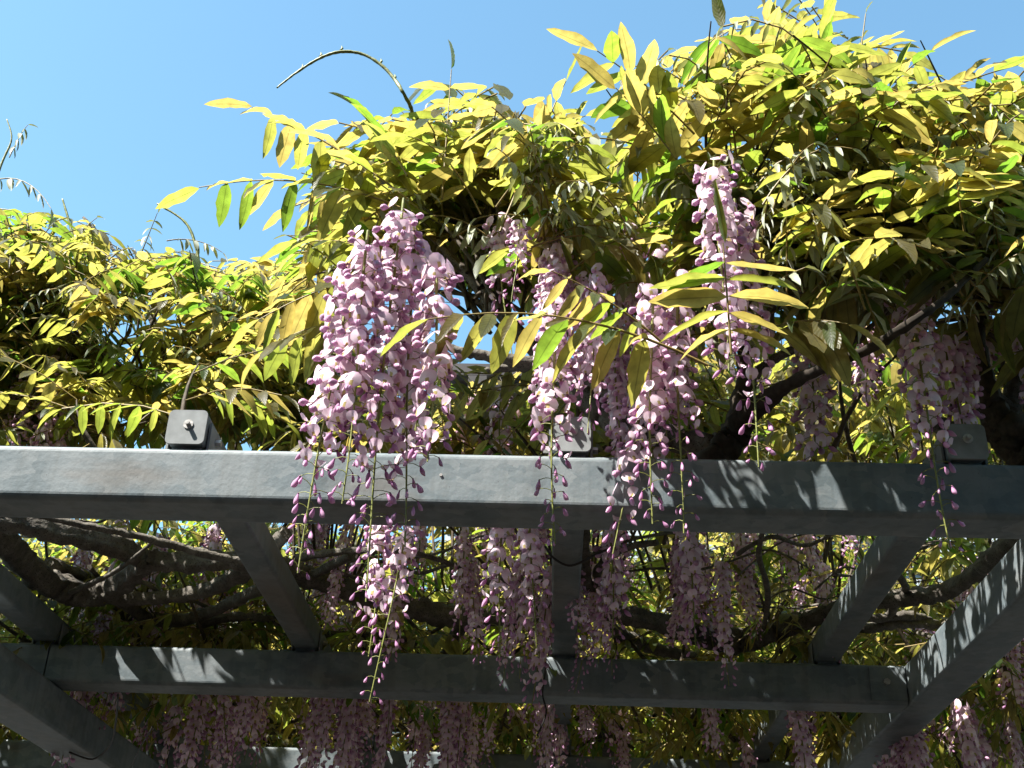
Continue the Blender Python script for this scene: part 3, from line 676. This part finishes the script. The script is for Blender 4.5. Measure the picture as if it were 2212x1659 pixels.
right_poly = [(1300,180),(1290,120),(1400,110),(1500,90),(1545,30),(1620,0),(1700,-60),(1800,-40),(1830,60),(1910,110),(1990,80),(2060,110),(2090,190),(2200,150),(2400,140),(2500,500),(2450,800),(2200,760),(2000,700),(1800,660),(1700,640),(1540,560),(1430,560),(1330,470),(1300,400),(1260,330),(1300,250)]
H = [hero((1500,290),(1290,110),2.7,2.6,5,.185,.05,.2), hero((1600,420),(1560,60),2.75,2.7,7,.175,.0,.4),
     hero((1780,340),(2010,110),2.8,2.75,6,.175,.04,.4), hero((1880,280),(2200,140),2.8,2.75,6,.185,.05,.4),
     hero((1420,330),(1225,300),2.75,2.65,5,.165,.08,.9,1), hero((1690,260),(1650,20),2.8,2.8,6,.165,0,.3),
     hero((1760,200),(1790,-10),2.85,2.85,5,.165,0,.3), hero((1830,330),(1870,30),2.75,2.75,5,.10,.0,.8,1),
     hero((1500,400),(1330,190),2.65,2.6,5,.185,.05,.3)]
bush('tall wisteria foliage filling the upper right of the picture', right_poly, (2.45, 4.0), 108,
     [at(x, y, 3.3) for x, y in ((1600,700),(1610,560),(1800,760),(2000,660),(2110,600),(2240,640),(2120,480),(2300,800))], 24, H, size=.168, llen=.46)
bush('leaves on the near side of the right foliage over the shaded beam', [(1330,330),(1700,300),(2200,350),(2350,700),(2000,700),(1600,640),(1380,560)], (2.45, 2.8), 62,
     [at(x, y, 3.1) for x, y in ((1600,680),(1800,760),(2110,640),(1400,800))], 16, (), size=.168, llen=.42)
low_poly = [(1250,560),(1450,480),(1700,560),(2000,600),(2400,600),(2400,950),(2150,900),(2000,820),(1800,800),(1500,760),(1350,700)]
H = [hero((1530,790),(925,690),2.5,2.4,8,.175,.10,.95), hero((1430,740),(1190,585),2.5,2.4,6,.115,.06,.9),
     hero((1580,765),(1562,525),2.28,2.24,5,.175,.0,.55,0,1.25), hero((1900,720),(1820,500),2.6,2.5,5,.165,.0,1.2,1), hero((2080,640),(1990,470),2.6,2.5,6,.165,0,.8),
     hero((1700,640),(1700,430),2.6,2.5,5,.10,0,1.6,1), hero((1640,720),(1830,700),2.6,2.5,5,.185,.1,.9), hero((1740,560),(1790,430),2.55,2.5,5,.1,0,1.6,1)]
bush('long leaves spread over the pink flowers above the shaded half of the front beam', low_poly, (2.5, 3.7), 34,
     [at(x, y, 3.2) for x, y in ((1600,760),(1800,790),(2110,700),(1350,850))], 22, H, size=.162, llen=.42, youngp=.4)
# far-left bush and the growth behind
left_poly = [(-400,380),(-100,430),(0,455),(60,450),(130,470),(190,470),(300,540),(370,560),(420,520),(470,560),(560,550),(700,560),(760,700),(700,960),(-400,1010)]
hole = [(215,700),(330,670),(430,655),(430,700),(330,740),(240,770)]
zt = 2.98
roots_l = [at(x, 930, 4.8) for x in (-300,-100,80,250,400,560,700)]+[np.array([-2.2+.5*i, 5.6, 3.0]) for i in range(6)]
H = [hero((-40,400),(110,450),4.3,4.2,5,.12,.2,1.2,1), hero((20,340),(60,270),4.6,4.6,4,.10,.15,1.8,1), hero((360,520),(480,545),4.5,4.5,5,.11,.12,1.0,1),
     hero((300,560),(340,460),4.5,4.4,5,.11,0,1.2,1), hero((130,560),(210,470),4.5,4.4,5,.11,.1,1.0,1)]
bush('bush of yellow leaves at the left behind the sunlit beam', left_poly, (3.95, 5.6), 620, roots_l, 24, H, size=.14, llen=.40, youngp=.16, hole=hole, zmin=3.05, hangr=(.3, 1.1))
vine([(-20,420,2.5),(5,350,2.5),(25,300,2),(15,258,1.5)], name='sky_shoot', label='thin shoot with silvery leaf tuft at the left edge', Y=4.6, mat=STEM, jit=.03, n=5)
vine([(340,440,2),(400,480,2.5),(425,540,3),(440,640,3)], name='sky_shoot', label='thin shoot crossing the sky above the bolted end plate', Y=4.5, mat=STEM, jit=.03, n=5)
vine([(135,430,2),(150,480,2.5),(170,560,3)], name='sky_shoot', label='short bare twig tip above the left bush', Y=4.5, mat=STEM, jit=.03, n=5)
mid_poly = [(560,620),(760,700),(960,830),(1030,830),(1150,760),(1300,700),(1500,700),(2300,740),(2300,1030),(560,1000)]
hole2 = [(955,700),(1075,690),(1080,800),(960,820)]
bush('sunlit foliage seen between the flowers just above the front beam', mid_poly, (4.0, 6.3), 300,
     [np.array([-1.6+.55*i, 5.4, 3.05]) for i in range(12)], 22, (), size=.135, llen=.40, youngp=.16, hole=hole2, zmin=3.1, hangr=(.4, 1.4))
# canopy behind: rows of bushes on top of the pergola
def row_bush(label, x0, x1, y0, y1, z0, z1, nleaf, size, nobj=0, tints=None):
    th = empty('wisteria_bush', ((x0+x1)/2, (y0+y1)/2, z0)); tag(th, label, 'wisteria'); T = np.array(th.location)
    leaves = []; tw = MB(); per = 5
    for s_ in range(nleaf//per):
        b = np.array([random.uniform(x0, x1), random.uniform(y0, y1), z0]); e = b+np.array([random.gauss(0, .2), random.gauss(0, .2), random.uniform(.05, z1-z0)])
        b[2] = max(z0, e[2]-.45)
        m_ = (b+e)/2+np.array([random.gauss(0, .08), random.gauss(0, .08), 0])
        P = [b*(1-t)**2+m_*2*t*(1-t)+e*t*t for t in np.linspace(0, 1, 6)]
        tw.tube([p-T for p in P], [.010, .009, .008, .006, .004, .003], 4, caps=False)
        for k in range(per):
            p = P[5-k if k < 5 else 0]; az = random.uniform(0, 6.28)
            tip = p+nrm(np.array([math.cos(az), math.sin(az), random.uniform(-.5, .4)]))*random.uniform(.28, .45)
            if blocked(p, (p+tip)/2, tip): continue
            leaves.append(compound(p, tip, random.choice((4, 5)), size*random.uniform(.85, 1.2), .08, random.uniform(.3, 1.0), tint=(random.choice(tints) if tints else None)))
    tw.build('twigs', TWIG, th)['kind'] = 'stuff'
    leaves.sort(key=lambda l: np.linalg.norm(l.pts[5]-CAM))
    for lf in leaves[:nobj]: leaf_object(lf, th)
    leaf_stuff(leaves[nobj:], th, low=True)
row_bush('canopy foliage over the first bay, seen below the front beam at left', -3.2, -.3, 4.8, 6.3, 2.95, 3.45, 420, .12, 20)
row_bush('canopy foliage over the first bay, seen below the front beam at right', -.3, 2.4, 4.8, 6.3, 2.95, 3.45, 420, .12, 20)
row_bush('foliage lying over the front of the first bay at left', -3.4, -.2, 3.5, 4.6, 3.3, 3.9, 60, .13)
row_bush('foliage lying over the front of the first bay at right', -.2, 2.2, 3.5, 4.6, 3.3, 3.9, 150, .13)
row_bush('canopy foliage over the second bay at left', -3.8, -.6, 6.3, 8.3, 3.0, 4.5, 1400, .125)
row_bush('canopy foliage over the second bay at right', -.6, 3.4, 6.3, 8.3, 3.0, 4.5, 1600, .125)
row_bush('canopy foliage over the rear bay of the pergola', -4.5, 4.6, 8.3, 10.6, 3.0, 5.4, 2200, .14)
row_bush('canopy foliage left of the picture above the front beam', -4.9, -3.2, 3.2, 4.6, 3.0, 4.1, 130, .13)
row_bush('canopy foliage right of the picture beyond the girder', 2.0, 4.4, 3.0, 6.5, 2.98, 4.0, 330, .13)

# ------------------------------------------------------------------ flowers
def ell(cx, L, ry, rz, bend, nu=5, nv=7, bud=False):
    V = []; U = []
    for i in range(nu+1):
        t = i/nu; w = math.sin(math.pi*min(1, t*.92+.06))**.7*(1-.35*t)
        if bud: w = math.sin(math.pi*min(1, .05+.95*t**1.45))**.8+.10*(1-t)
        x = cx+L*t; z = bend*L*math.sin(t*1.9)
        for k in range(nv):
            a = 2*math.pi*k/nv; V.append((x, math.cos(a)*ry*w, z+math.sin(a)*rz*w)); U.append((t, 0, 0))
    F = [(i*nv+k, i*nv+(k+1) % nv, (i+1)*nv+(k+1) % nv, (i+1)*nv+k) for i in range(nu) for k in range(nv)]
    return np.array(V), np.array(F), np.array(U)
def banner(Rb, cup, open_):
    V = []; U = []; nr, na = 3, 10
    for i in range(nr+1):
        r = i/nr
        for k in range(na):
            a = 2*math.pi*k/na; y = math.cos(a)*r*Rb*.98; h = math.sin(a)*r*Rb+Rb*.8
            notch = 1-.12*math.exp(-((a-math.pi/2)/.35)**2) if i == nr else 1
            h = (h-Rb*.8)*notch+Rb*.8
            # halves folded back, top reflexed
            x = -abs(y)*cup - .35*(h/Rb)**2*Rb*.35
            V.append((x, y, h)); U.append((min(1, max(0, h/(1.8*Rb))), y/Rb, 0))
    F = [(i*na+k, i*na+(k+1) % na, (i+1)*na+(k+1) % na, (i+1)*na+k) for i in range(nr) for k in range(na)]
    V = np.array(V); c, s = math.cos(open_), math.sin(open_)
    X = V[:, 0]*c+V[:, 2]*s; Z = -V[:, 0]*s+V[:, 2]*c; V = np.stack([X, V[:, 1], Z], 1)
    return V, np.array(F), np.array(U)
def make_flower(kind, seed):
    """+X points outwards along the pedicel; z up. unit size ~ 1 = 0.05 m later"""
    parts = []; rr = random.Random(seed)
    ca = ell(0, .16, .085, .085, 0, 2, 6); parts.append((*ca, 2))
    if kind == 'open':
        V, F, U = banner(.45+rr.uniform(-.03, .04), rr.uniform(.15, .45), rr.uniform(-.35, .25)); V = V+np.array([.14, 0, .0]); parts.append((V, F, U, 0))
        V, F, U = ell(.10, .46, .12, .17, .0, 5, 7, True)
        a = rr.uniform(.45, .85); c, s = math.cos(a), math.sin(a); V = np.stack([V[:, 0]*c+V[:, 2]*s, V[:, 1], -V[:, 0]*s+V[:, 2]*c], 1); parts.append((V, F, U, 1))
        for sy in (-1, 1):
            V, F, U = ell(.12, .40, .035, .15, .05, 4, 6, True); V = V+np.array([0, sy*.10, 0]); V = np.stack([V[:, 0]*c+V[:, 2]*s, V[:, 1], -V[:, 0]*s+V[:, 2]*c], 1); U = U*.5+.5; parts.append((V, F, U, 1))
    elif kind == 'half':
        V, F, U = banner(.33, .75, .55); V = V+np.array([.12, 0, .0]); parts.append((V, F, U, 0))
        V, F, U = ell(.10, .60, .13, .18, -.08, 5, 7); a = .55; c, s = math.cos(a), math.sin(a); V = np.stack([V[:, 0]*c+V[:, 2]*s, V[:, 1], -V[:, 0]*s+V[:, 2]*c], 1); parts.append((V, F, U, 1))
    else:
        V, F, U = ell(.06, .70, .11, .19, -.34, 7, 7, True); V[:, 2] *= 1; U = U*.8+.1; parts.append((V, F, U, 1))
    Vs = []; Fs = []; Us = []; Ms = []; nb = 0
    for V, F, U, mi in parts:
        Vs.append(V); Fs.append(F+nb); Us.append(U); Ms.append(np.full(len(F), mi)); nb += len(V)
    return np.concatenate(Vs), np.concatenate(Fs), np.concatenate(Us), np.concatenate(Ms)
FK = {'open': [make_flower('open', s) for s in range(4)], 'half': [make_flower('half', s) for s in range(2)], 'bud': [make_flower('bud', s) for s in range(2)]}
FM = {k: [mesh_np('flower', v, f, u, [BANNER, KEEL, CALYX], mi) for v, f, u, mi in l] for k, l in FK.items()}
def raceme_layout(L, nfl, openf=.6, w=1.0, seed=0, bendx=0, bendy=0, dens_tip=.6, bare=.05):
    """returns stem points, list of (pedicel start, end, dir, size, kind) in local coordinates hanging down from 0"""
    r = random.Random(seed); stem = []
    for i in range(13):
        t = i/12; stem.append(np.array([bendx*t*t+.006*math.sin(5*t+seed), bendy*t*t+.006*math.cos(4*t+seed), -L*t]))
    def sp(t):
        x = t*12; i = min(int(x), 11); f = x-i; return stem[i]*(1-f)+stem[i+1]*f
    out = []; az = r.uniform(0, 6.28)
    for k in range(nfl):
        u = (k+.5)/nfl; t = bare+(1-bare)*(u**(1/(1+dens_tip*.6))*1.0 if dens_tip < 0 else u)
        t = bare+(t-bare)*(.75+.25*u); t = min(.995, t+r.uniform(-.008, .008)); az += 2.39996+r.uniform(-.35, .35)
        p = sp(t)
        ripe = 1-(t/ max(openf, .01))
        if t < openf*r.uniform(.85, 1.1): kind = 'open'; sz = .050*r.uniform(.85, 1.12); pl = .034*w
        elif t < (openf+.12): kind = 'half'; sz = .046*r.uniform(.85, 1.1); pl = .034*w
        else:
            q = (t-openf)/(1-openf+1e-6); kind = 'bud'; sz = .043*(1-.45*q)*r.uniform(.85, 1.15); pl = .036*w*(1-.40*q)
        o = np.array([math.cos(az), math.sin(az), 0]); e = p+o*pl*r.uniform(.8, 1.2)+np.array([0, 0, r.uniform(-.004, .010)])
        dz = r.uniform(-.25, .35) if kind == 'open' else (r.uniform(-.5, .0) if kind == 'half' else r.uniform(-1.2, -.3))
        d = nrm(o+np.array([r.gauss(0, .18), r.gauss(0, .18), dz])); out.append((p, e, d, sz, kind))
    return stem, out
def stem_mb(stem, fl, pedi=True):
    b = MB(); n = len(stem); b.tube(stem, [.0042*(1-.6*i/n) for i in range(n)], 5, caps=False)
    if pedi:
        for p, e, d, sz, k in fl: b.tube([p, (p+e)/2+np.array([0, 0, .003]), e], [.0011, .0010, .0012], 3, caps=False)
    return b
RG = 'flower racemes hanging near the camera'
def hero_raceme(top, L, nfl, label, openf=.6, w=1.0, seed=0, bx=0, by=0):
    th = empty('wisteria_raceme', top); tag(th, label, 'flower raceme', 'hanging wisteria racemes near the camera')
    st, fl = raceme_layout(L, int(nfl*.80), openf, w*1.0, seed, bx, by)
    stem_mb(st, fl).build('stem', STEM, th)
    r = random.Random(seed)
    for p, e, d, sz, k in fl:
        o = bpy.data.objects.new('flower', r.choice(FM[k])); COL.objects.link(o); o.parent = th
        o.matrix_basis = Matrix(frame(e, d, UP+np.array([r.gauss(0, .2), r.gauss(0, .2), 0]), sz).tolist())
def HR(x, y, yb, Y, nfl, label, openf=.6, w=1.0, seed=0, bx=0, by=0):
    p = at(x, y, Y); q = at(x, yb, Y); L = p[2]-q[2]
    hero_raceme(p, L, nfl, label, openf, w, seed, bx, by)
HR(752,575,1240,2.52,108,'leftmost raceme of the big sunlit cluster, its bare tip over the beam underside',.58,1.05,1,-.03)
HR(868,430,1300,2.50,146,'longest central raceme of the big sunlit cluster',.62,1.1,2,.0)
HR(905,520,1180,2.55,108,'right hand raceme of the big sunlit cluster',.66,1.05,3,.02)
HR(800,500,1090,2.47,92,'raceme behind the left of the big sunlit cluster',.7,1.0,4,.0)
HR(950,560,1000,2.46,70,'short raceme at the right rim of the big sunlit cluster',.85,1.0,5,.01)
HR(900,900,1520,3.35,80,'raceme hanging below the big cluster under the front beam',.6,.95,6,-.06)
HR(830,1050,1420,3.5,60,'raceme behind the bare tips below the front beam',.7,.95,61,.0)
HR(1195,640,1175,2.66,84,'shaded raceme whose lilac buds hang over the sunlit edge of the beam',.55,1.0,7,.02)
HR(1405,620,1130,2.68,76,'shaded raceme left of the pair on the dark beam half',.6,1.0,8,-.01)
HR(1462,600,1150,2.69,76,'shaded raceme right of the pair on the dark beam half',.55,1.0,9,-.01)
HR(1545,345,800,2.45,84,'bright pink raceme behind the crossing leaves at upper right',.85,1.1,10,.0)
HR(1592,430,1010,2.52,86,'raceme right of the bright pink one, buds ending over the trunk',.62,1.05,11,.01)
HR(1955,600,1185,2.70,92,'shaded raceme hanging in front of the right end plate beam',.55,1.05,13,.02)
HR(1090,1060,1420,3.55,66,'half lit raceme left of the middle rafter below the beam',.62,1.0,15,.0)
HR(1150,1040,1400,3.45,58,'raceme close against the left side of the middle rafter',.6,.9,16,.02)
HR(1320,1060,1400,3.6,64,'raceme right of the middle rafter below the beam',.7,1.0,17,.0)
HR(1480,1060,1410,3.6,62,'raceme halfway between the middle and right rafters',.6,.9,18,.02)
HR(1740,700,1020,3.0,60,'shaded raceme left of the forked branch',.85,1.05,19,.0)
HR(140,740,1000,4.6,56,'pink raceme in the shade of the left bush',.8,1.0,21,.0)
HR(1085,840,1040,4.0,30,'sunlit pink raceme just above the beam left of the middle',.8,1.0,22,.0)
# background racemes: one mesh each, several variants
def raceme_mesh(seed, L, nfl, openf, w):
    st, fl = raceme_layout(L, nfl, openf, w, seed, random.uniform(-.03, .03), random.uniform(-.03, .03)); r = random.Random(seed)
    VV = []; FF = []; UU = []; MM = []; nb = 0
    for p, e, d, sz, k in fl:
        V, F, U, mi = r.choice(FK[k]); M = frame(e, d, UP+np.array([r.gauss(0, .2), r.gauss(0, .2), 0]), sz)
        VV.append(V @ M[:3, :3].T+M[:3, 3]); FF.append(F+nb); u = U.copy(); u[:, 2] = r.random(); UU.append(u); MM.append(mi); nb += len(V)
    b = stem_mb(st, fl, False)
    sv = np.array(b.v); sf = np.array(b.f)
    VV.append(sv); FF.append(sf+nb); UU.append(np.zeros((len(sv), 3))); MM.append(np.full(len(sf), 3))
    return mesh_np('wisteria_raceme', np.concatenate(VV), np.concatenate(FF), np.concatenate(UU), [BANNER, KEEL, CALYX, STEM], np.concatenate(MM))
RV = [raceme_mesh(100+i, L, n, o, w_) for i, (L, n, o, w_) in enumerate(((.45, 52, .8, 1), (.58, 60, .7, .9), (.30, 34, .9, .9), (.68, 76, .62, 1), (.5, 50, .85, .8), (.40, 34, .5, .85), (.52, 44, .45, 1.0), (.36, 46, .95, 1.1), (.62, 54, .75, .75)))]
def where(p):
    q = proj(np.array(p))[0]; x, y = q
    h = 'at the far left edge' if x < 120 else 'left of the slanting left rafter' if x < 560 else 'beside that rafter and the big cluster' if x < 850 else 'just left of the middle rafter' if x < 1190 else 'just right of the middle rafter' if x < 1500 else 'left of the right rafter' if x < 1800 else 'between right rafter and girder' if x < 2080 else 'near the right edge of the photo'
    return h
def bg_raceme(p, group, label, sc=1.0):
    label = label+', '+where(p)
    o = bpy.data.objects.new('wisteria_raceme', random.choice(RV)); COL.objects.link(o)
    o.location = p; s = sc*random.uniform(.85, 1.15); lz = random.uniform(.8, 1.25); o.scale = (s, s, s*lz)
    label = ('short ' if lz*s < .93*sc else 'long ' if lz*s > 1.1*sc else '')+label; o.rotation_euler = (random.gauss(0, .09), random.gauss(0, .09), random.uniform(0, 6.28))
    tag(o, label, 'flower raceme', group)
def scatter(n, poly, yr, group, label, sc=1.0, zr=None):
    sc *= 1.0
    poly = np.array(poly, float); lo, hi = poly.min(0), poly.max(0); c = 0
    while c < n:
        px, py = random.uniform(lo[0], hi[0]), random.uniform(lo[1], hi[1])
        if not inpoly(poly, np.array([[px, py]]))[0]: continue
        p = at(px, py, random.uniform(*yr))
        bg_raceme(p, group, label, sc); c += 1
def scatter_xyz(n, x, y, z, group, label, sc=1.0):
    for _ in range(n): bg_raceme((random.uniform(*x), random.uniform(*y), random.uniform(*z)), group, label, sc)
scatter(8, [(1050,470),(1450,470),(1500,640),(1400,760),(1150,720),(1040,620)], (2.85, 3.4), 'racemes in the shade of the centre foliage', 'dim pink raceme in shaded upper leaves', .85)
scatter(9, [(1060,450),(1440,470),(1440,620),(1100,640)], (2.74, 3.0), 'racemes in the shade of the centre foliage', 'dim pink raceme in shaded upper leaves', .7)
scatter(4, [(1380,640),(1560,640),(1600,760),(1380,760)], (2.85, 3.4), 'racemes in the shade of the centre foliage', 'dim pink raceme in shaded upper leaves', .85)
scatter(6, [(1640,560),(2180,560),(2260,760),(1900,760),(1680,720)], (2.85, 3.5), 'racemes shaded inside the right foliage', 'dim pink raceme inside right foliage', .9)
scatter(3, [(2100,480),(2300,480),(2300,700),(2120,700)], (2.85, 3.5), 'racemes shaded inside the right foliage', 'dim pink raceme inside right foliage', .9)
scatter(6, [(60,760),(190,760),(190,860),(60,860)], (4.4, 5.0), 'racemes in the left bush', 'pink raceme in the left bush', .8)
scatter(8, [(1000,830),(1160,830),(1160,920),(1000,920)], (4.2, 5.2), 'sunlit racemes behind the front beam', 'sunlit pink raceme in yellow leaves', .8)
scatter(16, [(150,1090),(620,1100),(620,1250),(150,1240)], (4.9, 5.6), 'racemes hanging in the first bay', 'pink raceme between first and second beams', .85)
scatter(28, [(680,1080),(2170,1100),(2170,1250),(1950,1250),(680,1240)], (4.1, 5.3), 'racemes hanging in the first bay', 'pink raceme between first and second beams', .72)
scatter(12, [(1000,1100),(1180,1100),(1750,1110),(1750,1240),(1000,1230)], (3.9, 4.8), 'racemes hanging in the first bay', 'pink raceme between first and second beams', .72)
scatter(60, [(150,1410),(1960,1440),(1960,1540),(150,1520)], (5.0, 6.3), 'racemes hanging in the second bay', 'pink raceme beyond second beam', .85)
scatter(38, [(1930,1330),(2300,1100),(2300,1600),(1930,1620)], (4.8, 7.0), 'racemes right of the girder', 'pink raceme beyond the girder', .9)

# ------------------------------------------------------------------ small things
def wire(pts, label, r=.003, z=None, Y=None):
    P = [(atz(a, b, z) if z is not None else at(a, b, Y)) for a, b in pts]; pp, rr = smooth_path(P, [r]*len(P), 5); b = MB(); o0 = P[0]
    b.tube([p-o0 for p in pp], rr, 5); tag(b.build('wire_tie', IVORY, None, o0), label, 'wire')
wire([(1178,1180),(1195,1205),(1228,1222),(1262,1212),(1290,1196),(1320,1185)], 'dark twisted wire tie slung below the middle rafter', .004, z=2.915)
wire([(1180,1400),(1178,1450),(1172,1500),(1180,1540),(1160,1590)], 'thin dark wire hanging in front of the second beam at the middle', .0035, Y=4.62)
wire([(255,1500),(250,1560),(238,1610),(200,1640),(150,1625)], 'dark wire looped round the left girder', .004, z=2.598)
wire([(330,1570),(300,1620),(270,1690)], 'thin straight wire across the left girder', .003, z=2.598)
